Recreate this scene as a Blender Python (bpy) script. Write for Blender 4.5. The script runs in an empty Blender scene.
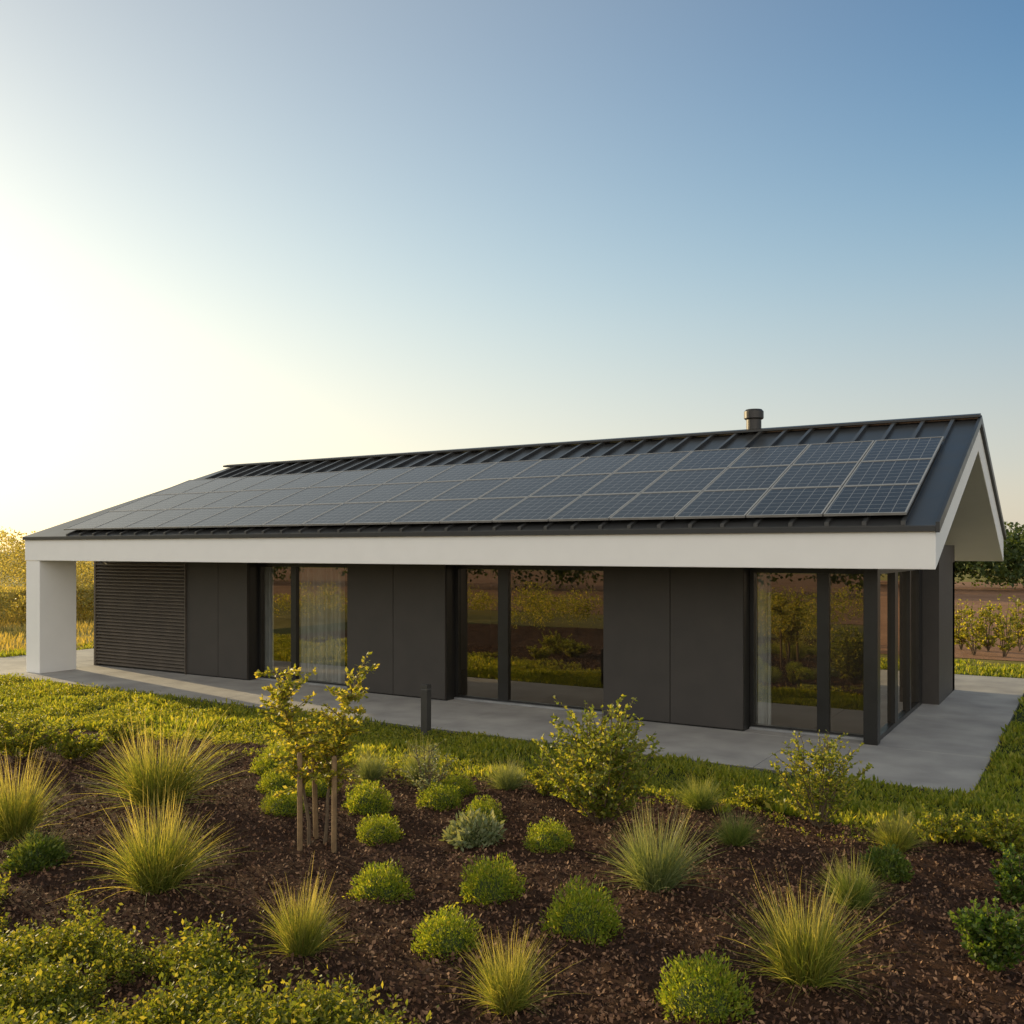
import bpy, bmesh, math, random
import numpy as np
from mathutils import Vector, Matrix
R=math.radians
random.seed(7); rng=np.random.default_rng(7)
sc=bpy.context.scene; col=sc.collection
CA,SA=math.cos(R(31.7)),math.sin(R(31.7)); F=947.0; H=3.0; HY=550.0
def ground(px,py,z=-0.05):
    d=F*(H-z)/(py-HY); u=d*(px-512)/F
    return (-SA*d+CA*u, CA*d+SA*u, d)
def XatY(px,Y):
    r=(px-512)/F
    return Y*(CA*r-SA)/(CA+SA*r)
# ---------------------------------------------------------------- materials
def newmat(name):
    m=bpy.data.materials.new(name); m.use_nodes=True; nt=m.node_tree; nt.nodes.clear()
    o=nt.nodes.new('ShaderNodeOutputMaterial'); return m,nt,o
def ramp(nt,stops):
    r=nt.nodes.new('ShaderNodeValToRGB'); e=r.color_ramp.elements
    e[0].position=stops[0][0]; e[0].color=(*stops[0][1],1)
    e[1].position=stops[-1][0]; e[1].color=(*stops[-1][1],1)
    for p,c in stops[1:-1]:
        k=e.new(p); k.color=(*c,1)
    return r
def solid(name,c1,c2=None,rough=.6,scale=4,metal=0,bump=0,bscale=60,detail=6,sheer=0):
    m,nt,o=newmat(name); p=nt.nodes.new('ShaderNodeBsdfPrincipled'); nt.links.new(p.outputs[0],o.inputs[0])
    p.inputs['Roughness'].default_value=rough; p.inputs['Metallic'].default_value=metal
    tc=nt.nodes.new('ShaderNodeTexCoord')
    n=nt.nodes.new('ShaderNodeTexNoise'); n.inputs['Scale'].default_value=scale; n.inputs['Detail'].default_value=detail
    nt.links.new(tc.outputs['Object'],n.inputs['Vector'])
    c2=c2 or tuple(x*.82 for x in c1)
    r=ramp(nt,[(.3,c2),(.7,c1)]); nt.links.new(n.outputs[0],r.inputs[0]); nt.links.new(r.outputs[0],p.inputs['Base Color'])
    rr=nt.nodes.new('ShaderNodeMapRange'); rr.inputs[3].default_value=max(0,rough-.08); rr.inputs[4].default_value=min(1,rough+.08)
    nt.links.new(n.outputs[0],rr.inputs[0]); nt.links.new(rr.outputs[0],p.inputs['Roughness'])
    if bump:
        n2=nt.nodes.new('ShaderNodeTexNoise'); n2.inputs['Scale'].default_value=bscale; n2.inputs['Detail'].default_value=5
        nt.links.new(tc.outputs['Object'],n2.inputs['Vector'])
        b=nt.nodes.new('ShaderNodeBump'); b.inputs['Strength'].default_value=bump; b.inputs['Distance'].default_value=.02
        nt.links.new(n2.outputs[0],b.inputs['Height']); nt.links.new(b.outputs[0],p.inputs['Normal'])
    if sheer:
        t=nt.nodes.new('ShaderNodeBsdfTransparent'); x=nt.nodes.new('ShaderNodeMixShader'); x.inputs[0].default_value=sheer
        nt.links.new(p.outputs[0],x.inputs[1]); nt.links.new(t.outputs[0],x.inputs[2]); nt.links.new(x.outputs[0],o.inputs[0])
    return m
def leafmat(name,c1,c2,c3=None,trans=.45,tb=2.2,rough=.5,tip=None,tz=(0,1)):
    tb*=1.28
    m,nt,o=newmat(name)
    g=nt.nodes.new('ShaderNodeNewGeometry')
    st=[(0,c1),(1,c2)] if not c3 else [(0,c1),(.6,c2),(1,c3)]
    r=ramp(nt,st); nt.links.new(g.outputs['Random Per Island'],r.inputs[0])
    c=r.outputs[0]
    if tip:
        tc=nt.nodes.new('ShaderNodeTexCoord'); s=nt.nodes.new('ShaderNodeSeparateXYZ'); nt.links.new(tc.outputs['Object'],s.inputs[0])
        mr=nt.nodes.new('ShaderNodeMapRange'); mr.inputs[1].default_value=tz[0]; mr.inputs[2].default_value=tz[1]
        nt.links.new(s.outputs[2],mr.inputs[0])
        mx=nt.nodes.new('ShaderNodeMixRGB'); nt.links.new(mr.outputs[0],mx.inputs[0]); nt.links.new(c,mx.inputs[1]); mx.inputs[2].default_value=(*tip,1)
        c=mx.outputs[0]
    p=nt.nodes.new('ShaderNodeBsdfPrincipled'); p.inputs['Roughness'].default_value=rough; nt.links.new(c,p.inputs['Base Color']); p.inputs['Specular IOR Level'].default_value=.35
    if not trans:
        nt.links.new(p.outputs[0],o.inputs[0]); return m
    t=nt.nodes.new('ShaderNodeBsdfTranslucent')
    mu=nt.nodes.new('ShaderNodeMixRGB'); mu.blend_type='MULTIPLY'; mu.inputs[0].default_value=1; nt.links.new(c,mu.inputs[1]); mu.inputs[2].default_value=(tb*1.2,tb,tb*.4,1)
    nt.links.new(mu.outputs[0],t.inputs[0])
    ms=nt.nodes.new('ShaderNodeMixShader'); ms.inputs[0].default_value=trans
    nt.links.new(p.outputs[0],ms.inputs[1]); nt.links.new(t.outputs[0],ms.inputs[2]); nt.links.new(ms.outputs[0],o.inputs[0])
    return m
M={}
M['white']=solid('white_render',(.83,.80,.75),(.805,.775,.725),.75,3,bump=.10,bscale=120)
M['clad']=solid('dark_cladding',(.048,.040,.034),(.036,.0305,.026),.6,2,bump=.08,bscale=90)
M['louvre']=solid('louvre_slats',(.120,.096,.074),(.085,.070,.056),.5,3)
M['frame']=solid('black_frame',(.014,.013,.012),None,.35,4)
M['roof']=solid('roof_metal',(.066,.064,.061),(.046,.045,.043),.36,2,metal=.35)
M['trim']=solid('roof_trim',(.036,.035,.034),None,.4,3,metal=.3)
M['track']=solid('alloy_track',(.45,.45,.45),None,.35,3,metal=.6)
M['alloy']=solid('alloy_frame',(.38,.37,.35),None,.42,3,metal=.4)
M['inside']=solid('inside_plaster',(.14,.115,.09),None,.8,2)
M['infloor']=solid('inside_floor',(.10,.07,.045),(.07,.05,.03),.4,2)
M['concrete']=solid('pale_concrete',(.41,.385,.345),(.27,.25,.23),.8,1.4,bump=.25,bscale=80,detail=10)
M['joint']=solid('dark_joint',(.12,.115,.11),None,.9,3)
M['bollard']=solid('bollard_metal',(.055,.050,.045),None,.5,6,metal=.2)
M['flue']=solid('flue_metal',(.05,.045,.04),(.03,.027,.025),.45,8,metal=.4)
M['stake']=solid('stake_wood',(.25,.155,.07),(.15,.09,.04),.8,14,bump=.3,bscale=40)
M['bark']=solid('bark',(.16,.11,.06),(.09,.06,.035),.85,20,bump=.4,bscale=60)
M['curtain']=solid('sheer_curtain',(.66,.70,.69),(.50,.54,.53),.9,3,sheer=.38)
def mixground(name,stops,scale,scale2,bump,rough=.95):
    m,nt,o=newmat(name); p=nt.nodes.new('ShaderNodeBsdfPrincipled'); nt.links.new(p.outputs[0],o.inputs[0]); p.inputs['Roughness'].default_value=rough
    p.inputs['Specular IOR Level'].default_value=.15
    tc=nt.nodes.new('ShaderNodeTexCoord')
    a=nt.nodes.new('ShaderNodeTexNoise'); a.inputs['Scale'].default_value=scale; a.inputs['Detail'].default_value=10; a.inputs['Roughness'].default_value=.7
    b=nt.nodes.new('ShaderNodeTexNoise'); b.inputs['Scale'].default_value=scale2; b.inputs['Detail'].default_value=8; b.inputs['Roughness'].default_value=.8
    for n in (a,b): nt.links.new(tc.outputs['Object'],n.inputs['Vector'])
    mx=nt.nodes.new('ShaderNodeMath'); mx.operation='ADD'; nt.links.new(a.outputs[0],mx.inputs[0]); nt.links.new(b.outputs[0],mx.inputs[1])
    h=nt.nodes.new('ShaderNodeMath'); h.operation='MULTIPLY'; h.inputs[1].default_value=.5; nt.links.new(mx.outputs[0],h.inputs[0])
    r=ramp(nt,stops); nt.links.new(h.outputs[0],r.inputs[0]); nt.links.new(r.outputs[0],p.inputs['Base Color'])
    bp=nt.nodes.new('ShaderNodeBump'); bp.inputs['Strength'].default_value=bump; bp.inputs['Distance'].default_value=.05
    nt.links.new(b.outputs[0],bp.inputs['Height']); nt.links.new(bp.outputs[0],p.inputs['Normal'])
    return m
M['grassland']=mixground('rough_grassland',[(.35,(.09,.09,.02)),(.5,(.18,.15,.035)),(.65,(.28,.21,.06))],.15,6,.6)
M['turfsoil']=mixground('turf_soil',[(.35,(.028,.036,.008)),(.55,(.05,.065,.014)),(.7,(.08,.09,.022))],2,20,.8)
M['mulch']=mixground('bark_mulch',[(.35,(.026,.012,.007)),(.5,(.068,.033,.018)),(.65,(.135,.068,.038))],9,45,1.0)
M['soilfield']=mixground('bare_field',[(.35,(.17,.085,.046)),(.5,(.25,.135,.075)),(.65,(.33,.185,.11))],.3,3,.9)
M['chips']=leafmat('bark_chips',(.034,.015,.008),(.13,.062,.032),(.36,.20,.105),trans=0,rough=.8)
# foliage
M['lawn']=leafmat('lawn_blades',(.09,.125,.014),(.18,.21,.026),(.30,.28,.05),trans=.5,tb=2.1)
M['dry']=leafmat('dry_grass',(.24,.21,.05),(.40,.32,.09),(.54,.42,.15),trans=.4,tb=1.4)
M['tuft_y']=leafmat('tuft_straw',(.08,.115,.022),(.15,.175,.036),(.31,.28,.085),trans=.47,tb=1.9,tip=(.52,.44,.19),tz=(.45,1.05))
M['tuft_g']=leafmat('tuft_green',(.06,.10,.022),(.115,.16,.038),(.23,.24,.08),trans=.44,tb=1.8,tip=(.38,.37,.16),tz=(.45,1.1))
M['tuft_b']=leafmat('tuft_grey_green',(.075,.11,.042),(.135,.17,.07),(.25,.27,.12),trans=.42,tb=1.7,tip=(.38,.37,.19),tz=(.45,1.1))
M['mound']=leafmat('mound_leaf',(.085,.135,.013),(.165,.21,.02),(.31,.31,.045),trans=.45,tb=1.9)
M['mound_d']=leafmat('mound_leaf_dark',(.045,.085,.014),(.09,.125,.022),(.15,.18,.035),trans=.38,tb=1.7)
M['silver']=leafmat('silver_leaf',(.13,.165,.075),(.21,.245,.12),(.32,.33,.19),trans=.35,tb=1.3)
M['core']=solid('dark_mound_core',(.05,.07,.010),(.03,.042,.007),.9,12)  # dark green solid lump that fills the inside of each mound
M['shrub']=leafmat('shrub_leaf',(.10,.125,.017),(.19,.20,.03),(.36,.31,.06),trans=.5,tb=2.0,rough=.45)
M['shrub_g']=leafmat('green_shrub_leaf',(.075,.11,.016),(.15,.18,.028),(.31,.29,.055),trans=.48,tb=2.0,rough=.45)
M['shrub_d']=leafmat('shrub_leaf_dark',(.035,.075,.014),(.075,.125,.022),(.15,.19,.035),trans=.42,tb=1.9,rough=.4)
M['cover']=leafmat('cover_leaf',(.075,.105,.013),(.155,.185,.024),(.30,.28,.05),trans=.5,tb=2.0,rough=.5)
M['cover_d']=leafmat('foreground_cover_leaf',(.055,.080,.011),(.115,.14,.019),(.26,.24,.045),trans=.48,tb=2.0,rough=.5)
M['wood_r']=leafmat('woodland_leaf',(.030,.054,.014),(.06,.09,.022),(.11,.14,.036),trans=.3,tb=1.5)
M['wood_l']=leafmat('haze_tinted_leaf',(.19,.185,.07),(.29,.265,.10),(.40,.35,.14),trans=.58,tb=1.7)  # pale gold leaf colour stands in for sunlit haze over these trees
def glassmat():
    m,nt,o=newmat('window_glass')
    t=nt.nodes.new('ShaderNodeBsdfTransparent'); t.inputs[0].default_value=(.84,.84,.82,1)
    g=nt.nodes.new('ShaderNodeBsdfGlossy'); g.inputs['Roughness'].default_value=.004; g.inputs[0].default_value=(1,.90,.76,1)
    lw=nt.nodes.new('ShaderNodeLayerWeight'); lw.inputs[0].default_value=.5
    p=nt.nodes.new('ShaderNodeMath'); p.operation='POWER'; p.inputs[1].default_value=2; nt.links.new(lw.outputs['Facing'],p.inputs[0])
    q=nt.nodes.new('ShaderNodeMath'); q.operation='MULTIPLY_ADD'; q.inputs[1].default_value=.60; q.inputs[2].default_value=.25; nt.links.new(p.outputs[0],q.inputs[0])
    x=nt.nodes.new('ShaderNodeMixShader'); nt.links.new(q.outputs[0],x.inputs[0]); nt.links.new(t.outputs[0],x.inputs[1]); nt.links.new(g.outputs[0],x.inputs[2])
    nt.links.new(x.outputs[0],o.inputs[0]); return m
M['glass']=glassmat()
PW,PH=1.09,1.305
def panelmat():
    m,nt,o=newmat('solar_cells'); p=nt.nodes.new('ShaderNodeBsdfPrincipled'); nt.links.new(p.outputs[0],o.inputs[0])
    tc=nt.nodes.new('ShaderNodeTexCoord'); s=nt.nodes.new('ShaderNodeSeparateXYZ'); nt.links.new(tc.outputs['Object'],s.inputs[0])
    def lines(out,pitch,w):
        a=nt.nodes.new('ShaderNodeMath'); a.operation='DIVIDE'; nt.links.new(out,a.inputs[0]); a.inputs[1].default_value=pitch
        b=nt.nodes.new('ShaderNodeMath'); b.operation='FRACT'; nt.links.new(a.outputs[0],b.inputs[0])
        c=nt.nodes.new('ShaderNodeMath'); c.operation='LESS_THAN'; nt.links.new(b.outputs[0],c.inputs[0]); c.inputs[1].default_value=w; return c.outputs[0]
    l1=lines(s.outputs[0],(PW-.06)/6,.06); l2=lines(s.outputs[1],(PH-.06)/7,.07)
    mx=nt.nodes.new('ShaderNodeMath'); mx.operation='MAXIMUM'; nt.links.new(l1,mx.inputs[0]); nt.links.new(l2,mx.inputs[1])
    oi=nt.nodes.new('ShaderNodeObjectInfo')
    r=ramp(nt,[(0,(.007,.007,.009)),(1,(.016,.016,.018))]); nt.links.new(oi.outputs['Random'],r.inputs[0])
    c=nt.nodes.new('ShaderNodeMixRGB'); nt.links.new(mx.outputs[0],c.inputs[0]); nt.links.new(r.outputs[0],c.inputs[1]); c.inputs[2].default_value=(.16,.16,.16,1)
    nt.links.new(c.outputs[0],p.inputs['Base Color']); p.inputs['Roughness'].default_value=.27
    p.inputs['IOR'].default_value=1.5
    p.inputs['Specular Tint'].default_value=(1,.92,.80,1)
    # warm sky sheen painted into the cells, strongest at grazing angles
    p.inputs['Sheen Weight'].default_value=.10; p.inputs['Sheen Roughness'].default_value=.18; p.inputs['Sheen Tint'].default_value=(1,.84,.64,1)
    return m
M['cells']=panelmat()
# ---------------------------------------------------------------- helpers
def tag(o,label,cat,group=None,kind=None):
    if label: o['label']=label
    if cat: o['category']=cat
    if group: o['group']=group
    if kind: o['kind']=kind
    return o
def empty(name,loc=(0,0,0),rz=0):
    o=bpy.data.objects.new(name,None); o.location=loc; o.rotation_euler=(0,0,rz); o.empty_display_size=.1; col.objects.link(o); return o
class MB:
    def __init__(s): s.v=[]; s.f=[]
    def add(s,vs,fs):
        b=len(s.v); s.v+=[tuple(v) for v in vs]; s.f+=[tuple(b+i for i in f) for f in fs]; return s
    def box(s,x0,x1,y0,y1,z0,z1):
        return s.add([(x0,y0,z0),(x1,y0,z0),(x1,y1,z0),(x0,y1,z0),(x0,y0,z1),(x1,y0,z1),(x1,y1,z1),(x0,y1,z1)],
            [(0,3,2,1),(4,5,6,7),(0,1,5,4),(1,2,6,5),(2,3,7,6),(3,0,4,7)])
    def prismX(s,prof,xl,xr):
        n=len(prof); a=[(xl(y),y,z) for y,z in prof]; b=[(xr(y),y,z) for y,z in prof]
        return s.add(a+b,[tuple(range(n)),tuple(range(2*n-1,n-1,-1))]+[(i,i+n,(i+1)%n+n,(i+1)%n) for i in range(n)])
    def lathe(s,prof,n=20,c=(0,0)):
        b=[]
        for r,z in prof:
            for i in range(n): b.append((c[0]+r*math.cos(2*math.pi*i/n),c[1]+r*math.sin(2*math.pi*i/n),z))
        fs=[]
        for k in range(len(prof)-1):
            for i in range(n): fs.append((k*n+i,k*n+(i+1)%n,(k+1)*n+(i+1)%n,(k+1)*n+i))
        fs.append(tuple(range(n-1,-1,-1))); fs.append(tuple(range((len(prof)-1)*n,len(prof)*n)))
        return s.add(b,fs)
    def tube(s,pts,rad,n=5):
        pts=[np.array(p,float) for p in pts]; b=[]
        for i,p in enumerate(pts):
            t=pts[min(i+1,len(pts)-1)]-pts[max(i-1,0)]; t=t/(np.linalg.norm(t)+1e-9)
            a=np.cross(t,(0,0,1) if abs(t[2])<.9 else (1,0,0)); a/=np.linalg.norm(a)+1e-9; c=np.cross(t,a)
            r=rad[i]
            for k in range(n):
                q=2*math.pi*k/n; b.append(tuple(p+r*(math.cos(q)*a+math.sin(q)*c)))
        fs=[]
        for k in range(len(pts)-1):
            for i in range(n): fs.append((k*n+i,k*n+(i+1)%n,(k+1)*n+(i+1)%n,(k+1)*n+i))
        fs.append(tuple(range((len(pts)-1)*n,len(pts)*n)))
        return s.add(b,fs)
    def build(s,name,mat,parent=None,origin=(0,0,0),bevel=0,smooth=False):
        me=bpy.data.meshes.new(name); me.from_pydata([(v[0]-origin[0],v[1]-origin[1],v[2]-origin[2]) for v in s.v],[],s.f)
        bm=bmesh.new(); bm.from_mesh(me); bmesh.ops.recalc_face_normals(bm,faces=bm.faces); bm.to_mesh(me); bm.free()
        me.materials.append(mat)
        if smooth: me.polygons.foreach_set('use_smooth',[True]*len(me.polygons))
        o=bpy.data.objects.new(name,me); col.objects.link(o); o.parent=parent
        if bevel:
            m=o.modifiers.new('bevel','BEVEL'); m.width=bevel; m.segments=2; m.limit_method='ANGLE'
        return o
def npmesh(name,V,Q,mats,idx=None,smooth=False):
    me=bpy.data.meshes.new(name); V=np.asarray(V,np.float32); Q=np.asarray(Q,np.int32)
    me.vertices.add(len(V)); me.vertices.foreach_set('co',V.ravel())
    me.loops.add(Q.size); me.loops.foreach_set('vertex_index',Q.ravel())
    k=Q.shape[1]; me.polygons.add(len(Q)); me.polygons.foreach_set('loop_start',np.arange(0,Q.size,k,dtype=np.int32))
    try: me.polygons.foreach_set('loop_total',np.full(len(Q),k,np.int32))
    except Exception: pass
    for m in mats: me.materials.append(m)
    if idx is not None: me.polygons.foreach_set('material_index',np.asarray(idx,np.int32))
    if smooth: me.polygons.foreach_set('use_smooth',np.ones(len(Q),bool))
    me.update(calc_edges=True); me.validate(); return me
def link(name,me,parent=None):
    o=bpy.data.objects.new(name,me); col.objects.link(o); o.parent=parent; return o
def nrm(a): return a/(np.linalg.norm(a,axis=-1,keepdims=True)+1e-9)
def leafVQ(P,D,L,W):
    n=len(P); D=nrm(D); S=nrm(np.cross(D,rng.normal(size=(n,3)))); N=np.cross(S,D)
    L=np.broadcast_to(L,(n,))[:,None]; W=np.broadcast_to(W,(n,))[:,None]
    mid=P+D*L*.5
    V=np.stack([P,mid+S*W*.5+N*W*.12,P+D*L,mid-S*W*.5+N*W*.12],1).reshape(-1,3)
    return V,np.arange(4*n).reshape(-1,4)
def bladeVQ(P,D,L,W,droop,seg=4):
    n=len(P); D=nrm(D); L=np.broadcast_to(L,(n,))[:,None]; W=np.broadcast_to(W,(n,))[:,None]
    S=nrm(np.cross(D,rng.normal(size=(n,3)))); out=D.copy(); out[:,2]=0; out=nrm(out+1e-4)
    rows=[]
    for k in range(seg+1):
        t=k/seg; c=P+D*L*t+(out*.55-np.array([0,0,1])*.75)*(L*droop[:,None]*t*t)
        w=W*(1-t)**.7*.5+.0004
        rows+= [c+S*w,c-S*w]
    V=np.stack(rows,1).reshape(-1,3); m=2*(seg+1); b=np.arange(n)[:,None]*m
    Q=np.concatenate([b+np.array([[2*k,2*k+1,2*k+3,2*k+2]]) for k in range(seg)],0)
    return V,Q
def noise2(x,y,s,seed=0):
    r=np.random.default_rng(seed); o=0
    for i in range(6):
        a=r.uniform(0,6.28); f=s*r.uniform(.6,1.9); o=o+np.sin((x*math.cos(a)+y*math.sin(a))*f+r.uniform(0,6.28))
    return o/6*1.6
def sprigs(x,y,z,h,per,leaf):
    n=len(x); lean=rng.normal(0,.45,(n,2)); t=rng.uniform(.1,1,(n,per))
    P=np.stack([x[:,None]+lean[:,:1]*h[:,None]*t,y[:,None]+lean[:,1:]*h[:,None]*t,z[:,None]+h[:,None]*t],-1).reshape(-1,3)
    D=rng.normal(0,.8,P.shape); D[:,2]=np.abs(D[:,2])*.6+.15
    L=rng.uniform(.65,1.3,len(P))*leaf*np.repeat(np.clip(h/np.mean(h),.6,1.4),per)
    return leafVQ(P,D,L,L*.5)
# ---------------------------------------------------------------- terrain
bpts=[ground(a,b)[:2] for a,b in [(-500,690),(-200,705),(0,722),(120,735),(260,745),(350,765),(480,778),(600,790),(720,805),(850,828),(940,838),(1060,850)]]
bpts.sort(); bx=[p[0] for p in bpts]; by=[p[1] for p in bpts]
def Yb(x): return np.interp(x,bx,by)
def gz(x,y):
    sd=Yb(x)-y
    e=np.clip(sd*.25,-.10,.05)
    return -.05+e+np.clip(sd,0,1)*(.055*noise2(x,y,1.1,3)+.020*noise2(x,y,6,4))+np.clip(sd,0,1)*.02
g=MB(); S=1500
g.add([(-S,-S,-.07),(S,-S,-.07),(S,S,-.07),(-S,S,-.07)],[(0,1,2,3)])
tag(g.build('ground',M['grassland']),None,None,kind='structure')
g=MB(); g.add([(-27,-1.5,-.05),(9,-1.5,-.05),(9,27.5,-.05),(-27,27.5,-.05)],[(0,1,2,3)])
tag(g.build('lawn_soil',M['turfsoil']),None,None,kind='structure')
g=MB(); g.add([(-18,29.5,-.055),(110,29.5,-.055),(110,100,-.055),(-18,100,-.055)],[(0,1,2,3)])
g.add([(-120,-90,-.055),(40,-90,-.055),(40,-9,-.055),(-120,-9,-.055)],[(0,1,2,3)])
tag(g.build('bare_field',M['soilfield']),None,None,kind='structure')
nx,ny=360,220
X,Y=np.meshgrid(np.linspace(-24,4,nx),np.linspace(-.5,12.2,ny))
Z=gz(X,Y)+.010*rng.normal(size=X.shape)*(Yb(X)-Y>.2)
V=np.stack([X,Y,Z],-1).reshape(-1,3); i=np.arange((ny-1)*(nx-1)); r_=i//(nx-1); c_=i%(nx-1); a=r_*nx+c_
Q=np.stack([a,a+1,a+nx+1,a+nx],1)
tag(link('mulch_bed',npmesh('mulch_bed',V,Q,[M['mulch']],smooth=True)),None,None,kind='structure')
n=130000
d=rng.uniform(4.5,17,n); an=R(31.7)+rng.uniform(-R(36),R(36),n)
x=-np.sin(an)*d/np.cos(an-R(31.7)); y=np.cos(an)*d/np.cos(an-R(31.7))
k=(Yb(x)-y>.12); x=x[k];y=y[k];d=d[k]
P=np.stack([x,y,gz(x,y)+.006],1); D=rng.normal(size=P.shape); D[:,2]=np.abs(D[:,2])*.7
L=rng.uniform(.015,.052,len(x)); V,Q=leafVQ(P,D,L,L*rng.uniform(.35,.7,len(x)))
tag(link('bark_chips',npmesh('bark_chips',V,Q,[M['chips']])),'loose brown bark chips covering the planting bed','bark mulch',kind='stuff')
p=MB(); p.box(-26,-1.3,12.9,25.1,-.09,-.014)
tag(p.build('patio_base',M['joint']),None,None,kind='structure')
p=MB(); xs=[-26+i*(24.7/9) for i in range(10)]; ys=[12.9,15.25,18.5,21.8,25.1]
for i in range(9):
    for j in range(4): p.box(xs[i]+.006,xs[i+1]-.006,ys[j]+.006,ys[j+1]-.006,-.03,0)
tag(p.build('patio',M['concrete'],bevel=.005),None,None,kind='structure')
# ---------------------------------------------------------------- house
E0,E1,RY=13.5,24.1,18.8; XR,XL=-1.8,-22.4; ZB,ZT=2.74,3.28; SL=.380; WY=15.3; GY=15.7
HO=(-12,18.8,0)
house=empty('house',HO)
tag(house,'long single storey house with dark cladding, white fascia and low gable roof','house')
def part(mb,name,mat,parent=house,bevel=0,label=None):
    o=mb.build(name,M[mat],parent,HO,bevel)
    if label: o['label']=label
    return o
def xl(y): return XL+1.25*(1-abs(y-RY)/5.3)
xr=lambda y:XR
RZ=ZT+SL*5.3
roof=MB(); roof.prismX([(E0,ZB),(E0,ZT),(RY,RZ),(E1,ZT),(E1,ZB),(RY,RZ-.52)],xl,xr)
roof=part(roof,'roof','white',bevel=.012,label='white rendered roof edge and gable frame')
sk=MB()
for sgn in (-1,1):
    ye=RY+sgn*(5.3+.035); ze=ZT-SL*.035
    prof=[(ye,ze+.012),(ye,ze+.055),(RY,RZ+.055),(RY,RZ+.012)]
    sk.prismX(prof,lambda y:xl(y)-.03,lambda y:XR+.03)
skin=part(sk,'roof_sheet','roof',roof,label='dark metal roof sheet with raised standing seams')
sm=MB(); xx=-2.2
while xx>-21.0:
    for sgn in (-1,1):
        ye=RY+sgn*5.3
        sm.prismX([(ye,ZT+.05),(ye,ZT+.10),(ye-sgn*3.8,ZT+SL*3.8+.10),(ye-sgn*3.86,ZT+SL*3.86+.125),(RY,RZ+.125),(RY,RZ+.05)],lambda y:xx-.03,lambda y:xx+.03)
    xx-=.50
part(sm,'seam','roof',roof)
rc=MB(); rc.prismX([(RY-.16,RZ+.07),(RY-.16,RZ+.11),(RY,RZ+.15),(RY+.16,RZ+.11),(RY+.16,RZ+.07)],lambda y:-21.2,lambda y:XR+.035)
part(rc,'ridge_cap','trim',roof)
gt=MB(); gt.prismX([(E0-.05,ZT-.035),(E0-.05,ZT+.03),(E0+.02,ZT+.05),(E0+.02,ZT-.035)],lambda y:XL-.02,xr)
part(gt,'gutter_edge','trim',roof)
rt=MB()
for sgn in (-1,1):
    ye=RY+sgn*5.35
    rt.prismX([(ye,ZT-.05),(ye,ZT+.09),(RY,RZ+.11),(RY,RZ-.03)],lambda y:XR+.005,lambda y:XR+.055)
part(rt,'rake_trim','trim',roof)
Y0P=13.67
for yy in (14.0,14.6,15.2,15.85,16.4,17.05):
    z=ZT+SL*(yy-E0); mr=MB(); mr.box(-20.9,-2.22,yy-.02,yy+.02,z+.102,z+.128); part(mr,'mounting_rail','alloy',roof)
fx,fy=-5.93,18.95; fz=5.25
fl=MB(); fl.lathe([(.15,fz),(.15,fz+.42)],24,(fx,fy)); part(fl,'flue_pipe','flue',roof)
fl=MB(); fl.lathe([(.17,fz+.40),(.195,fz+.42),(.195,fz+.56),(.16,fz+.60),(.05,fz+.615)],24,(fx,fy)); part(fl,'flue_cap','flue',roof)
fl=MB(); fl.lathe([(.24,fz+.06),(.17,fz+.19)],24,(fx,fy)); part(fl,'flue_collar','flue',roof)
sf=MB(); sf.box(-22.1,-2.95,13.56,24.04,2.742,2.80); part(sf,'soffit','white')
for (a,b) in ((-3.05,-2.9),(-21.3,-21.2)):
    gw=MB(); gw.prismX([(13.6,2.80),(RY,RZ-.53),(24.0,2.80)],lambda y:a,lambda y:b); part(gw,'gable_wall','clad')
pl=MB(); pl.box(-22.38,-21.82,13.52,14.5,0,2.74); part(pl,'pillar','white',bevel=.012,label='white corner pillar carrying the left roof end')
pl=MB(); pl.box(-22.38,-21.82,23.1,24.08,0,2.74); part(pl,'pillar','white',bevel=.012)
def panel(pa,pb):
    a,b=XatY(pa,WY),XatY(pb,WY)
    q=MB(); q.box(a+.006,b-.006,WY,WY+.06,.03,2.738); part(q,'wall_panel','clad',bevel=.004)
for pa,pb in ((186,218),(218,247),(347,393),(393,445),(603,670),(670,743)): panel(pa,pb)
lx0,lx1=XatY(97,WY),XatY(186,WY)
lv=MB(); z=.06
while z<2.64:
    lv.add([(lx0,WY-.035,z),(lx1,WY-.035,z),(lx1,WY+.02,z+.045),(lx0,WY+.02,z+.045),(lx0,WY-.035,z+.022),(lx1,WY-.035,z+.022),(lx1,WY+.02,z+.067),(lx0,WY+.02,z+.067)],
      [(0,3,2,1),(4,5,6,7),(0,1,5,4),(1,2,6,5),(2,3,7,6),(3,0,4,7)]); z+=.085
lp=part(lv,'louvre_panel','louvre',label='wall section of fine horizontal dark slats')
part(MB().box(lx0-.07,lx0-.001,WY-.045,WY+.55,0,2.738),'edge_board','louvre',lp)
part(MB().box(lx1+.001,lx1+.02,WY-.045,WY-.002,0,2.738),'edge_board','louvre',lp)
for a,b in [(97,247),(347,445),(603,743)]:
    q=MB(); q.box(XatY(a,WY)+.002,XatY(b,WY)-.002,WY+.062,WY+.55,0,2.738); part(q,'wall','frame')
q=MB(); q.box(-22.15,-21.9,WY+.56,22.2,0,2.738); part(q,'wall','clad')
q=MB(); q.box(-22.15,-2.6,22.0,22.3,0,2.738); part(q,'wall','clad')
q=MB(); q.prismX([(19.95,.0),(19.95,3.1),(22.3,3.1),(22.3,0)],lambda y:-3.2,lambda y:-2.6); part(q,'wall','clad')
q=MB(); q.box(-3.07,-2.86,WY,WY+.22,0,2.738); part(q,'corner_post','frame',bevel=.006)
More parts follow.
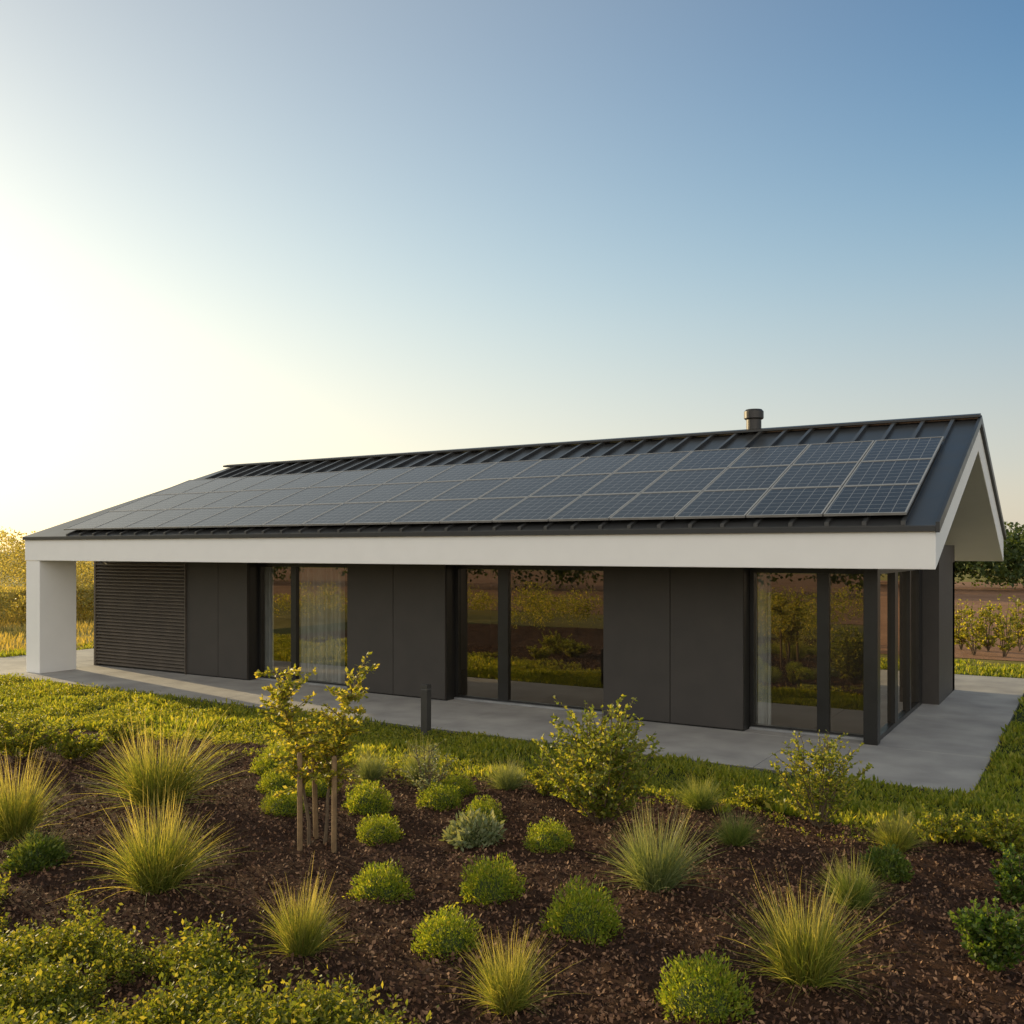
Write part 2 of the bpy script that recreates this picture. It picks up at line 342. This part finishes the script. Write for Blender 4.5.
q=MB(); q.box(-21.8,-3.1,15.95,21.9,.0,.02); part(q,'indoor_floor','infloor')
q=MB(); q.box(-21.8,-3.4,20.6,20.7,.02,2.73); part(q,'indoor_wall','inside')
for wx in (-13.5,-6.8):
    q=MB(); q.box(wx,wx+.12,15.9,20.6,.02,2.73); part(q,'indoor_wall','inside')
def window(pa,pb,mull,label,xr_=None):
    a=XatY(pa,WY); b=XatY(pb,WY) if xr_ is None else xr_
    w=part(MB().box(a,b,GY-.05,GY+.06,.0,.075),'window','frame',label=label)
    fr=MB(); fr.box(a,b,GY-.05,GY+.06,2.62,2.737); fr.box(a+.001,a+.07,GY-.05,GY+.06,.075,2.62); fr.box(b-.07,b-.001,GY-.05,GY+.06,.075,2.62)
    part(fr,'window_frame','frame',w)
    part(MB().box(a+.02,b-.02,GY-.12,GY-.052,.002,.04),'sill_track','track',w)
    edges=[a+.07]
    for m0,m1 in mull:
        x0,x1=XatY(m0,GY-.05),XatY(m1,GY-.05)
        part(MB().box(x0,x1,GY-.055,GY+.055,.076,2.619),'mullion','frame',w); edges+=[x0,x1]
    edges.append(b-.07)
    for i in range(0,len(edges),2):
        q=MB(); q.add([(edges[i]+.001,GY,.077),(edges[i+1]-.001,GY,.077),(edges[i+1]-.001,GY,2.618),(edges[i]+.001,GY,2.618)],[(0,1,2,3)])
        part(q,'pane','glass',w)
window(247,347,[(291,296)],'two leaf sliding window beside the slatted wall')
window(445,603,[(498,508)],'wide sliding window in the middle of the facade')
window(743,863,[(817,829)],'corner window leaf facing the garden',xr_=-3.07)
sx=-2.96
w=part(MB().box(sx-.06,sx+.06,WY+.221,19.95,.0,.075),'window','frame',label='glazed side wall under the gable')
fr=MB(); fr.box(sx-.06,sx+.06,WY+.221,19.95,2.62,2.737); part(fr,'window_frame','frame',w)
ed=[WY+.221]
for y0,y1 in ((17.0,17.28),(18.5,18.62),(19.55,19.948)):
    part(MB().box(sx-.062,sx+.062,y0,y1,.076,2.619),'mullion','frame',w); ed+=[y0,y1]
for i in range(0,6,2):
    q=MB(); q.add([(sx,ed[i]+.001,.077),(sx,ed[i+1]-.001,.077),(sx,ed[i+1]-.001,2.618),(sx,ed[i]+.001,2.618)],[(0,1,2,3)]); part(q,'pane','glass',w)
def curtain(pa,pb,label,Yc=15.86):
    a,b=XatY(pa,Yc),XatY(pb,Yc); n=max(40,int((b-a)*70)); V=[];F_=[]
    for i in range(n+1):
        t=i/n; x=a+(b-a)*t; yy=Yc+.045*math.sin(t*(b-a)*34)+.02*math.sin(t*(b-a)*81+1)
        V+=[(x,yy,.04),(x,yy,2.6)]
    for i in range(n): F_.append((2*i,2*i+2,2*i+3,2*i+1))
    m=MB(); m.add(V,F_); c=(0.5*(a+b),Yc,.04)
    o=m.build('curtain',M['curtain'],None,c,smooth=True); o.location=c; tag(o,label,'curtain')
curtain(299,343,'pale sheer curtain behind the right leaf of the window nearest the slatted wall')
curtain(256,273,'narrow gathered pale curtain at the left edge of the leftmost window')
curtain(752,772,'narrow pale curtain at the left edge of the corner window')
# ---------------------------------------------------------------- solar panels
ang=math.atan(SL); px0=-2.17; PP=1.108
ordn=['first','second','third','fourth','fifth','sixth','seventh','eighth','ninth','tenth','eleventh','twelfth','thirteenth','fourteenth','fifteenth','sixteenth','seventeenth']
fm=MB(); w_,h_,t_=PW/2,PH/2,.035
for (a,b,c,d_) in ((-w_,w_,-h_,-h_+.022),(-w_,w_,h_-.022,h_),(-w_,-w_+.022,-h_+.0225,h_-.0225),(w_-.022,w_,-h_+.0225,h_-.0225)): fm.box(a,b,c,d_,0,t_)
fo=fm.build('frame',M['alloy']); fme=fo.data; bpy.data.objects.remove(fo)
cm=MB(); cm.box(-w_+.021,w_-.021,-h_+.021,h_-.021,.004,t_-.006)
co=cm.build('cell_sheet',M['cells']); cme=co.data; bpy.data.objects.remove(co)
cme.transform(Matrix.Translation((PW/2-.03,PH/2-.03,0)))
for row in range(3):
    for c in range(17):
        yc=Y0P+ (PH*math.cos(ang)+.012)*(row+.5); z=ZT+SL*(yc-E0)
        x=px0-PP*(c+.5)
        e=empty('solar_panel',(x,yc-.135*math.sin(ang),z+.135*math.cos(ang))); e.rotation_euler=(ang,0,0)
        tag(e,'dark solar panel in the %s row on the roof, %s from the right end'%(['bottom','middle','top'][row],ordn[c]),'solar panel','solar panels in three rows on the roof')
        link('frame',fme,e); o=link('cell_sheet',cme,e); o.location=(-PW/2+.03,-PH/2+.03,0)
# ---------------------------------------------------------------- bollard
X0,Y0,_=ground(426,737); b=empty('bollard',(X0,Y0,-.05))
tag(b,'short dark garden light post standing at the front edge of the patio','garden light')
m=MB(); m.box(-.062,.062,-.062,.062,0,.78); m.build('post',M['bollard'],b,bevel=.006)
m=MB(); m.box(-.056,.056,-.056,.056,.78,.79); m.build('lamp',M['joint'],b)
m=MB(); m.box(-.062,.062,-.062,.062,.79,.86); m.build('cap',M['bollard'],b,bevel=.006)
# ---------------------------------------------------------------- plants
def tuftmesh(seed,mat,n=520,name='grass_tuft'):
    global rng
    rng=np.random.default_rng(seed)
    a=rng.uniform(0,2*np.pi,n); r=.17*np.sqrt(rng.uniform(0,1,n)); P=np.stack([r*np.cos(a),r*np.sin(a),np.zeros(n)],1)
    tilt=np.abs(rng.normal(0,.40,n))+.02; tilt=np.minimum(tilt,1.15); a2=a+rng.normal(0,.7,n)
    D=np.stack([np.sin(tilt)*np.cos(a2),np.sin(tilt)*np.sin(a2),np.cos(tilt)],1)
    L=rng.uniform(.36,1.0,n)**.9*(1-.18*tilt)*(1+.16*np.sin(a2*3+seed)); L*=np.where(rng.uniform(0,1,n)<.06,1.18,1); dr=rng.uniform(.08,.60,n)*(.4+tilt)
    V,Q=bladeVQ(P,D,L,rng.uniform(.0045,.009,n),dr,5)
    V[:,2]=np.maximum(V[:,2],.005)
    return npmesh(name,V,Q,[M[mat]])
TM={}
for kk in ('tuft_y','tuft_g','tuft_b'):
    TM[kk]=[tuftmesh(11+i,kk,1150) for i in range(3)]
def tuft(px,py,w,h,kind,label,i):
    x,y,d=ground(px,py-h*.08); z=float(gz(x,y)); s=h/F*d; ww=w/F*d/1.1
    o=link('ornamental_grass',TM[kind][i%3]); o.location=(x,y,z-.01); o.scale=(ww*random.uniform(.93,1.07),ww,s*1.08); o.rotation_euler=(random.uniform(-.06,.06),random.uniform(-.06,.06),i*1.7)
    tag(o,label,'ornamental grass')
tufts=[(158,818,128,84,'tuft_y','large straw tipped grass clump, the one nearest the lawn on the left side of the bed'),
(157,905,120,98,'tuft_y','large upright grass clump directly in front of another large clump at the left'),
(14,852,84,84,'tuft_y','grass clump cut by the left picture edge'),
(301,968,78,78,'tuft_y','thin straw coloured grass clump in the foreground left of the middle, below the tied young trees'),
(508,1022,86,80,'tuft_y','spiky grass clump at the bottom middle of the picture'),
(655,905,104,80,'tuft_b','wide grey green grass clump right of the middle in the bed'),
(806,1003,128,104,'tuft_y','largest foreground grass clump at the lower right'),
(735,860,54,38,'tuft_g','small green grass clump between the airy shrub and the wide grey green clump'),
(897,860,60,42,'tuft_y','small yellowish grass clump near the lawn at the far right of the bed'),
(852,922,62,54,'tuft_g','medium green grass clump behind the largest foreground clump'),
(700,818,54,34,'tuft_g','little grass clump at the lawn edge right of the big leafy shrub'),
(421,792,50,46,'tuft_b','pale grass clump standing behind the small round mounds near the lawn'),
(371,787,44,34,'tuft_b','small pale grass clump just right of the young trees'),
(508,795,46,32,'tuft_b','low grey green grass clump left of the big leafy shrub'),
(40,872,56,32,'tuft_g','low dark grass clump near the left picture edge'),
]
for i,t in enumerate(tufts): tuft(*t,i)
def moundmesh(seed,mat,n=4800,ll=.10,core='core'):
    global rng
    rng=np.random.default_rng(seed)
    u=rng.normal(size=(n,3)); u[:,2]=np.abs(u[:,2])*.95-.05; u=nrm(u)
    lump=1+.14*np.sin(u[:,0]*5+seed)*np.cos(u[:,1]*6+seed*2)+.10*np.sin(u[:,2]*9+u[:,0]*8+seed)
    rr=rng.uniform(.60,1.06,n)**.8*lump; P=u*rr[:,None]; P[:,2]=np.maximum(P[:,2],.01)
    D=u*.8+rng.normal(0,.6,(n,3)); D[:,2]+=.5
    L=rng.uniform(.5,1.5,n)*ll; V,Q=leafVQ(P,D,L,L*.36)
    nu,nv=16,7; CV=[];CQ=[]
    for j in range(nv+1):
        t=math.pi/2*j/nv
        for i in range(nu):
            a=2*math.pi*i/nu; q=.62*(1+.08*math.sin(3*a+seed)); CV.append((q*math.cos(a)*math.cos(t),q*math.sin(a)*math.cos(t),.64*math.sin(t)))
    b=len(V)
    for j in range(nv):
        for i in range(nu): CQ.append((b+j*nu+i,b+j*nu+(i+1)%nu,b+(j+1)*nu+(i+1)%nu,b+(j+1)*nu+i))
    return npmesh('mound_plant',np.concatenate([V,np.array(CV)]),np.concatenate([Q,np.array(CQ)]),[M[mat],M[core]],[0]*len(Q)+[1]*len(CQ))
MM={'mound':[moundmesh(s,'mound',4200) for s in (1,2,3,9)],'mound_d':[moundmesh(4,'mound_d',2600,.17)],'silver':[moundmesh(6,'silver',1100,.28)]}
mounds=[(275,783,44,28,'mound','small round bright green mound, rearmost left of the young tree trunks'),
(278,801,40,25,'mound','small round mound second from the back, left of the young tree trunks'),
(284,826,46,28,'mound','round green mound nearest the camera of the three left of the young tree trunks'),
(320,806,38,26,'mound','small green mound seen between the young tree trunks'),
(368,823,52,34,'mound','round mound right of the young trees, the rear of a touching pair'),
(379,848,48,28,'mound','round mound right of the young trees, the front of a touching pair'),
(440,814,44,26,'mound','small green mound just left of the silvery plant, in front of a smaller one'),
(456,801,40,22,'mound','smallest green mound, rearmost near the middle of the bed'),
(483,829,44,28,'mound','green mound directly behind the silvery plant'),
(549,859,48,31,'mound','round green mound in front of the big leafy shrub'),
(381,907,58,38,'mound','round green mound in open mulch, leftmost of the foreground mounds'),
(492,910,65,46,'mound','plump green mound in the centre of the foreground mulch'),
(583,952,77,57,'mound','large dense green mound left of the wide grey green grass'),
(447,964,69,46,'mound','green mound behind and left of the bottom middle spiky grass'),
(703,1032,90,60,'mound','green mound cut by the bottom picture edge'),
(885,893,50,32,'mound_d','darker green mound below the small yellowish grass at the right'),
(36,881,58,32,'mound_d','dark low mound below the left edge grass clump'),
(474,851,54,32,'silver','silvery leaved low plant in the middle of the bed')]
for i,(px,py,w,h,k,lab) in enumerate(mounds):
    x,y,d=ground(px,py-h*.22); o=link('mound_plant',MM[k][i%len(MM[k])]); s=w/F*d/2.12
    o.location=(x,y,float(gz(x,y))-.02); o.scale=(s*random.uniform(.92,1.08),s*random.uniform(.92,1.08),h*.82/F*d); o.rotation_euler=(0,0,i*2.1)
    tag(o,lab,'mound plant')
def branchy(seed,hgt,wid,nst,per,clear=.15,twigs=6,thick=.012):
    rd=random.Random(seed); st=MB(); LP=[];LD=[]
    for i in range(nst):
        az=2*math.pi*i/nst+rd.uniform(-.5,.5); q=rd.uniform(.15,1.0); rad=wid*.50*q
        top=np.array([math.cos(az)*rad,math.sin(az)*rad,hgt*rd.uniform(.80,1.0)*(1-.42*q*q)])
        pts=[]
        for k in range(8):
            t=k/7; p_=np.array([top[0]*t**.8,top[1]*t**.8,top[2]*t-.02])+np.array([rd.uniform(-1,1),rd.uniform(-1,1),0])*.014*hgt; pts.append(p_)
        st.tube(pts,[thick*(1-.75*k/7) for k in range(8)],5)
        def leaves(pp):
            for q in range(len(pp)-1):
                for _ in range(per):
                    f=rd.random(); p0=pp[q]*(1-f)+pp[q+1]*f
                    if p0[2]<hgt*clear: continue
                    dr=pp[q+1]-pp[q]; dr=dr/(np.linalg.norm(dr)+1e-9)
                    LP.append(p0); LD.append(dr*.6+np.array([rd.gauss(0,1),rd.gauss(0,1),rd.gauss(.1,.6)])*.75)
        leaves(pts[3:])
        for k in range(twigs):
            t=rd.uniform(max(clear,.18),.92); j=min(6,int(t*7)); s0=pts[j]; a2=az+rd.uniform(-1.9,1.9)
            ln=wid*rd.uniform(.14,.30); up=rd.uniform(.2,.9); tw=[s0]
            for q in range(1,5):
                tw.append(s0+np.array([math.cos(a2)*.8,math.sin(a2)*.8,up])*ln*q/4+np.array([rd.uniform(-1,1)]*3)*.01)
            st.tube(tw,[thick*.4*(1-.6*q/4) for q in range(5)],4); leaves(tw)
    return st,np.array(LP),np.array(LD)
def shrub(name,px,py,w,h,label,cat,mat='shrub',nst=9,leafL=.05,per=9,clear=.12,twigs=7,seed=1,group=None,wm=None,parts=('stem','foliage'),thick=.01,z=None):
    global rng
    rng=np.random.default_rng(seed)
    x,y,d=ground(px,py) if wm is None else (*wm,0)
    hh=h/F*d if wm is None else h; ww=w/F*d if wm is None else w
    e=empty(name,(x,y,float(gz(x,y)) if z is None else z)); tag(e,label,cat,group)
    st,P,D=branchy(seed,hh,ww,nst,per,clear,twigs,thick)
    st.build(parts[0],M['bark'],e)
    L=rng.uniform(.7,1.25,len(P))*leafL; V,Q=leafVQ(P,D,L,L*.6)
    link(parts[1],npmesh(parts[1],V,Q,[M[mat]]),e); return e
shrub('leafy_shrub',600,828,136,134,'large loose leafy shrub with yellow green leaves in the middle of the bed','shrub','shrub_g',nst=32,leafL=.053,per=6,twigs=10,seed=21,clear=.03)
shrub('leafy_shrub',820,835,98,112,'airy loose shrub in front of the corner window','shrub','shrub_g',nst=19,leafL=.043,per=5,twigs=8,seed=22,clear=.05)
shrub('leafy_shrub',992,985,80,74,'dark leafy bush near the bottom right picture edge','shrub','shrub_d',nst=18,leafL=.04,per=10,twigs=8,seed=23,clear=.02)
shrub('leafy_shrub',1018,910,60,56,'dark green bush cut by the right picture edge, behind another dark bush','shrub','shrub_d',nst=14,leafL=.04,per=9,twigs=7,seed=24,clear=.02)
shrub('leafy_shrub',1006,858,70,40,'low leafy bush where the mulch meets the lawn at the far right','shrub','cover',nst=14,leafL=.04,per=9,twigs=7,seed=25,clear=.02)
shrub('leafy_shrub',76,765,66,34,'low leafy bush at the lawn edge behind the large left grass clump','shrub','cover',nst=14,leafL=.045,per=9,twigs=7,seed=26,clear=.02)
shrub('leafy_shrub',20,764,80,44,'low green bush at the lawn edge by the left picture edge','shrub','cover',nst=16,leafL=.045,per=9,twigs=7,seed=27,clear=.02)
shrub('leafy_shrub',428,800,58,62,'twiggy pale bush behind the small mounds, right of the young trees','shrub','silver',nst=9,leafL=.036,per=3,twigs=6,seed=28,clear=.08)
shrub('leafy_shrub',548,800,46,30,'low leafy bush touching the left side of the big loose shrub','shrub','cover',nst=11,leafL=.036,per=6,twigs=6,seed=41,clear=.02)
shrub('leafy_shrub',756,812,60,26,'low bush at the lawn edge just left of the airy shrub','shrub','cover',nst=12,leafL=.036,per=7,twigs=6,seed=42,clear=.02)
shrub('leafy_shrub',945,845,60,28,'low bush at the lawn edge right of the small yellowish grass','shrub','cover',nst=12,leafL=.036,per=7,twigs=6,seed=43,clear=.02)
shrub('leafy_shrub',118,748,60,26,'low bush at the lawn edge above the large left grass clump','shrub','cover',nst=12,leafL=.04,per=7,twigs=6,seed=44,clear=.02)
def ytree(px,py,lean,h,label,seed):
    global rng
    rng=np.random.default_rng(seed); rd=random.Random(seed)
    x,y,d=ground(px,py); e=empty('young_tree',(x,y,float(gz(x,y)))); tag(e,label,'young tree')
    R3=np.array([CA,SA,0]); B3=np.array([-SA,CA,0]); hh=h/F*d
    tr=MB(); pts=[R3*lean*(k/7)**1.8+np.array([0,0,hh*.93*k/7-.02])+R3*.01*math.sin(k*2) for k in range(8)]
    tr.tube(pts,[.020-.0021*k for k in range(8)],8); LP=[];LD=[]
    for k in range(54):
        t=rd.uniform(.34,.98); j=min(6,int(t*7)); f=t*7-j; s0=pts[j]*(1-f)+pts[j+1]*f
        a=rd.uniform(0,2*math.pi); ln=rd.uniform(.22,.46)*(1.25-.5*t)
        dv=R3*math.cos(a)*.85+B3*math.sin(a)*.8+np.array([0,0,rd.uniform(-.1,.9)])
        tw=[s0+dv*ln*q/4+np.array([0,0,-.03*(q/4)**2]) for q in range(5)]
        tr.tube(tw,[.007-.0012*q for q in range(5)],4)
        for q in range(4):
            for _ in range(10):
                f=rd.random(); LP.append(tw[q]*(1-f)+tw[q+1]*f+np.array([rd.gauss(0,.012) for _ in range(3)])); LD.append(dv*.5+np.array([rd.gauss(0,.8),rd.gauss(0,.8),rd.gauss(0,.5)]))
    tr.build('trunk',M['bark'],e); L=rng.uniform(.7,1.3,len(LP))*.054
    V,Q=leafVQ(np.array(LP),np.array(LD),L,L*.58); link('crown',npmesh('crown',V,Q,[M['shrub']]),e)
ytree(309,853,-.36,192,'young tree leaning left with sparse yellow green leaves, tied beside wooden stakes',31)
ytree(325,850,.33,184,'young tree leaning right with sparse yellow green leaves, tied beside wooden stakes',32)
for px,py,lab in ((300,857,'leftmost of the three wooden stakes beside the young trees'),(316,846,'middle wooden stake, standing between the two young tree trunks'),(334,856,'rightmost of the three wooden stakes beside the young trees')):
    x,y,d=ground(px,py); m=MB(); m.lathe([(.028,-.05),(.027,.93),(.020,.96)],8); o=m.build('wooden_stake',M['stake']); o.location=(x,y,float(gz(x,y))); o.rotation_euler=(R(random.uniform(-1.5,1.5)),R(random.uniform(-1.5,1.5)),0); tag(o,lab,'stake')
# ---------------------------------------------------------------- lawn
rng=np.random.default_rng(5)
n=400000
d=rng.uniform(7.5,34,n); rr=rng.uniform(-.75,.75,n)
x=-SA*d+CA*rr*d; y=CA*d+SA*rr*d
def offpatio(x,y): return ~((x>-26.02)&(x<-1.28)&(y>12.86)&(y<25.12))
inb=(Yb(x)-y>.02)
edge=noise2(x,y,3,9)
keep=offpatio(x,y)&((~inb)|((Yb(x)-y<.9*np.clip(edge,0,1))))&(y<28)&(x>-27.5)&(x<8.5)
keep&=rng.uniform(0,1,n)<np.where(d>16,.5,.9)
x=x[keep];y=y[keep];d=d[keep]
cl=noise2(x,y,4.5,12)*.5+.5+.3*noise2(x,y,1.2,13)
hh=(.035+.07*np.clip(cl,0,1.2))*(1+.03*d)
P=np.stack([x,y,np.maximum(gz(x,y),-.052)+rng.uniform(0,.05,len(x))*np.clip(cl,0,1)],1); D=rng.normal(0,.55,(len(x),3)); D[:,2]=1
V,Q=leafVQ(P,D,hh,hh*rng.uniform(.12,.38,len(x)))
tag(link('lawn_grass',npmesh('lawn_grass',V,Q,[M['lawn']])),'rough green lawn between patio and planting bed','grass',kind='stuff')
n=34000; x=rng.uniform(-27,0,n); y=rng.uniform(7.5,12.8,n); yb=Yb(x); cl=noise2(x,y,3.2,17)*.5+.5
k=(y>yb-.5-.8*noise2(x,y,1.7,18))&(y<12.75)&(cl>.38-.008*(-x))&(rng.uniform(0,1,n)<np.where(x<-8,1,.6)); x=x[k];y=y[k];cl=cl[k]
hgt=(.04+.15*np.clip(cl-.2,0,1))*np.clip(.55-.030*x,.6,1.0)*rng.uniform(.4,1.3,len(x))
V,Q=sprigs(x,y,np.maximum(gz(x,y),-.05),hgt,8,.032)
tag(link('leafy_lawn_edge',npmesh('leafy_lawn_edge',V,Q,[M['cover']])),'loose leafy ground cover along the lawn edge of the planting bed','ground cover',kind='stuff')
n=110000
x=rng.uniform(-75,-26.5,n); y=rng.uniform(8,62,n); d=-SA*x+CA*y; u=CA*x+SA*y
k=(u/d<-.33)&(u/d>-.8); x=x[k];y=y[k]
hh=rng.uniform(.12,.36,len(x))*(1+.5*noise2(x,y,.8,20)); P=np.stack([x,y,np.full(len(x),-.07)],1); D=rng.normal(0,.25,(len(x),3)); D[:,2]=1
V,Q=leafVQ(P,D,hh,np.full(len(x),.035)); tag(link('meadow_grass',npmesh('meadow_grass',V,Q,[M['dry']])),'tall dry golden meadow grass beyond the left end of the patio','grass',kind='stuff')
rng=np.random.default_rng(8)
n=40000
px=rng.uniform(-160,420,n); py=rng.uniform(895,1150,n)
lim=np.interp(px,[-260,0,60,110,210,300,360,420],[895,900,925,950,970,1000,1018,1045])+16*np.sin(px/19.)+8*np.sin(px/7.)
k=py>lim; px=px[k];py=py[k]; dd=F*(H+.05)/(py-HY); u=dd*(px-512)/F; x=-SA*dd+CA*u; y=CA*dd+SA*u
lump=np.clip(noise2(x,y,5.5,31)*.7+.42,0,1); edg=np.clip((py-lim[k])/35,0.4,1)
keep=(lump*edg>.22*rng.uniform(.6,1.4,len(x))); x=x[keep];y=y[keep];lump=lump[keep];edg=edg[keep]
hz=(.05+.12*lump*edg)*rng.uniform(.3,2.0,len(x))*(1+.5*noise2(x,y,14,33)); hz=np.maximum(hz,.03); V,Q=sprigs(x,y,gz(x,y),hz,9,.027)
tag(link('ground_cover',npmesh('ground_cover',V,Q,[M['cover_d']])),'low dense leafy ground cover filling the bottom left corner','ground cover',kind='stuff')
# ---------------------------------------------------------------- woodland
def wood(name,spots,mat,label,n_leaf,ls,seed):
    global rng
    rng=np.random.default_rng(seed); Vs=[];Qs=[];b=0
    for (x,y,h,w) in spots:
        nc=9; P=[]
        for c in range(nc):
            cx=x+rng.normal(0,w*.26); cy=y+rng.normal(0,w*.26); cz=h*rng.uniform(.28,.82); r=w*rng.uniform(.2,.34)
            m=n_leaf//nc; u=nrm(rng.normal(size=(m,3)))*(rng.uniform(.35,1,m)**.5)[:,None]; P.append(u*np.array([r,r,min(r*.9,h-cz)])+np.array([cx,cy,cz]))
        P=np.concatenate(P); P[:,2]=np.maximum(P[:,2],.1); D=rng.normal(size=P.shape); L=rng.uniform(.6,1.3,len(P))*ls
        V,Q=leafVQ(P,D,L,L*.65); Vs.append(V);Qs.append(Q+b); b+=len(V)
    tag(link(name,npmesh(name,np.concatenate(Vs),np.concatenate(Qs),[M[mat]])),label,'woodland',kind='stuff')
def wp(r,d): return (-SA*d+CA*r*d, CA*d+SA*r*d)
rd=random.Random(4)
sp=[]
for i in range(22):
    r=.30+i*.026; d=rd.uniform(66,76); x,y=wp(r,d); sp.append((x,y,rd.uniform(4.4,6.0),rd.uniform(4.5,6.5)))
wood('distant_woodland',sp,'wood_r','dark green far woodland seen past the right gable',2100,.32,3)
sp=[]
for i in range(17):
    r=-.84+i*.031; d=rd.uniform(44,58); x,y=wp(r,d); sp.append((x,y,rd.uniform(3.8,5.2),rd.uniform(4,5.5)))
for i in range(10):
    r=-.82+i*.045; d=rd.uniform(37,42); x,y=wp(r,d); sp.append((x,y,rd.uniform(1.0,1.8),rd.uniform(2.0,3.0)))
wood('haze_tinted_woodland',sp,'wood_l','trees and bushes coloured golden as if backlit, beyond the left end of the house',4200,.12,5)
sp=[(-115+i*5.2+rd.uniform(-2,2),-34+rd.uniform(-4,4),rd.uniform(3.5,6),7) for i in range(24)]
wood('far_woodland',sp,'wood_r','woodland across the field, mirrored in the windows',1300,.34,6)
sp=[(rd.uniform(-34,-7),rd.uniform(-8,2.5),rd.uniform(.7,1.9),rd.uniform(1.2,2.4)) for i in range(42)]
wood('bed_undergrowth',sp,'shrub','bushes of the garden outside the picture, mirrored in the windows',800,.08,7)
for i,(r,d,h) in enumerate([(.474,29,1.75),(.488,27.5,1.9),(.503,28.5,1.65),(.520,27,1.95),(.536,28.5,1.8)]):
    x,y=wp(r,d)
    shrub('sapling',0,0,.85,h,['leafy sapling in the field row, closest to the house wall','leafy sapling second from the house wall in the field row','leafy sapling third from the house wall in the field row','leafy sapling fourth from the house wall in the field row','leafy sapling fifth from the house wall in the field row, at the right picture edge'][i],'sapling','shrub',nst=8,leafL=.085,per=4,twigs=7,seed=50+i,wm=(x,y),clear=.1,z=-.06,group='saplings in the field beyond the right lawn',thick=.015)
# ---------------------------------------------------------------- light
AZ=R(80); EL=R(14)
sd=np.array([-math.sin(AZ)*math.cos(EL),math.cos(AZ)*math.cos(EL),math.sin(EL)])
sun=bpy.data.lights.new('sun','SUN'); sun.energy=5; sun.angle=R(.6); sun.color=(1,.79,.44)
so=bpy.data.objects.new('sun',sun); col.objects.link(so)
so.rotation_euler=Vector(sd).to_track_quat('Z','Y').to_euler()
w=bpy.data.worlds.new('World'); sc.world=w; w.use_nodes=True; nt=w.node_tree; nt.nodes.clear()
N=nt.nodes.new; Lk=nt.links.new
out=N('ShaderNodeOutputWorld')
sky=N('ShaderNodeTexSky'); sky.sky_type='NISHITA'; sky.sun_disc=False; sky.sun_elevation=EL; sky.sun_rotation=-AZ
sky.air_density=1.0; sky.dust_density=1.6; sky.ozone_density=1.5
bg=N('ShaderNodeBackground'); bg.inputs[1].default_value=.03; Lk(sky.outputs[0],bg.inputs[0])
tc=N('ShaderNodeTexCoord')
def mth(op,a,b=None):
    m=N('ShaderNodeMath'); m.operation=op
    for i,v in enumerate((a,b)):
        if v is None: continue
        if isinstance(v,(int,float)): m.inputs[i].default_value=v
        else: Lk(v,m.inputs[i])
    return m.outputs[0]
def dot(v):
    d=N('ShaderNodeVectorMath'); d.operation='DOT_PRODUCT'; Lk(tc.outputs['Generated'],d.inputs[0]); d.inputs[1].default_value=tuple(v); return d.outputs['Value']
def bgd(colr,strength):
    b=N('ShaderNodeBackground')
    if isinstance(colr,tuple): b.inputs[0].default_value=(*colr,1)
    else: Lk(colr,b.inputs[0])
    if isinstance(strength,(int,float)): b.inputs[1].default_value=strength
    else: Lk(strength,b.inputs[1])
    return b.outputs[0]
def addsh(a,b):
    s=N('ShaderNodeAddShader'); Lk(a,s.inputs[0]); Lk(b,s.inputs[1]); return s.outputs[0]
ds=dot(sd); zz=mth('MAXIMUM',dot((0,0,1)),0)
gr=ramp(nt,[(0,(.60,.53,.42)),(.08,(.55,.52,.45)),(.23,(.25,.40,.50)),(.36,(.085,.24,.42)),(.50,(.004,.11,.30)),(.62,(.03,.12,.24)),(1,(.10,.13,.14))]); gr.color_ramp.interpolation='B_SPLINE'; Lk(zz,gr.inputs[0])
base=bgd(gr.outputs[0],1.0)
inv=mth('POWER',mth('SUBTRACT',1.0,zz),2.0)
glow=mth('MULTIPLY',mth('MULTIPLY',mth('POWER',mth('MAXIMUM',ds,0),5.0),inv),.62)
gl=bgd((1,.70,.28),glow)
wide=bgd((.38,.34,.20),mth('POWER',mth('MAXIMUM',mth('SUBTRACT',ds,.08),0),1.2))
fill=bgd((1,.88,.73),mth('MULTIPLY',mth('POWER',mth('MAXIMUM',dot((.45,-.87,.2)),0),1.5),1.42))  # unseen bright sky lobe behind the camera, added to lift the shaded facade
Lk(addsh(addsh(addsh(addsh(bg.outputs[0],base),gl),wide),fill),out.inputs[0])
# ---------------------------------------------------------------- camera
cd=bpy.data.cameras.new('camera'); cam=bpy.data.objects.new('camera',cd); col.objects.link(cam)
cam.location=(0,0,H); cam.rotation_euler=(R(90),0,R(31.7)); cd.lens=F/1024*36; cd.sensor_width=36; cd.shift_y=(HY-512)/1024; cd.clip_end=5000
sc.camera=cam
sc.view_settings.view_transform='Standard'; sc.view_settings.look='None'; sc.view_settings.exposure=0
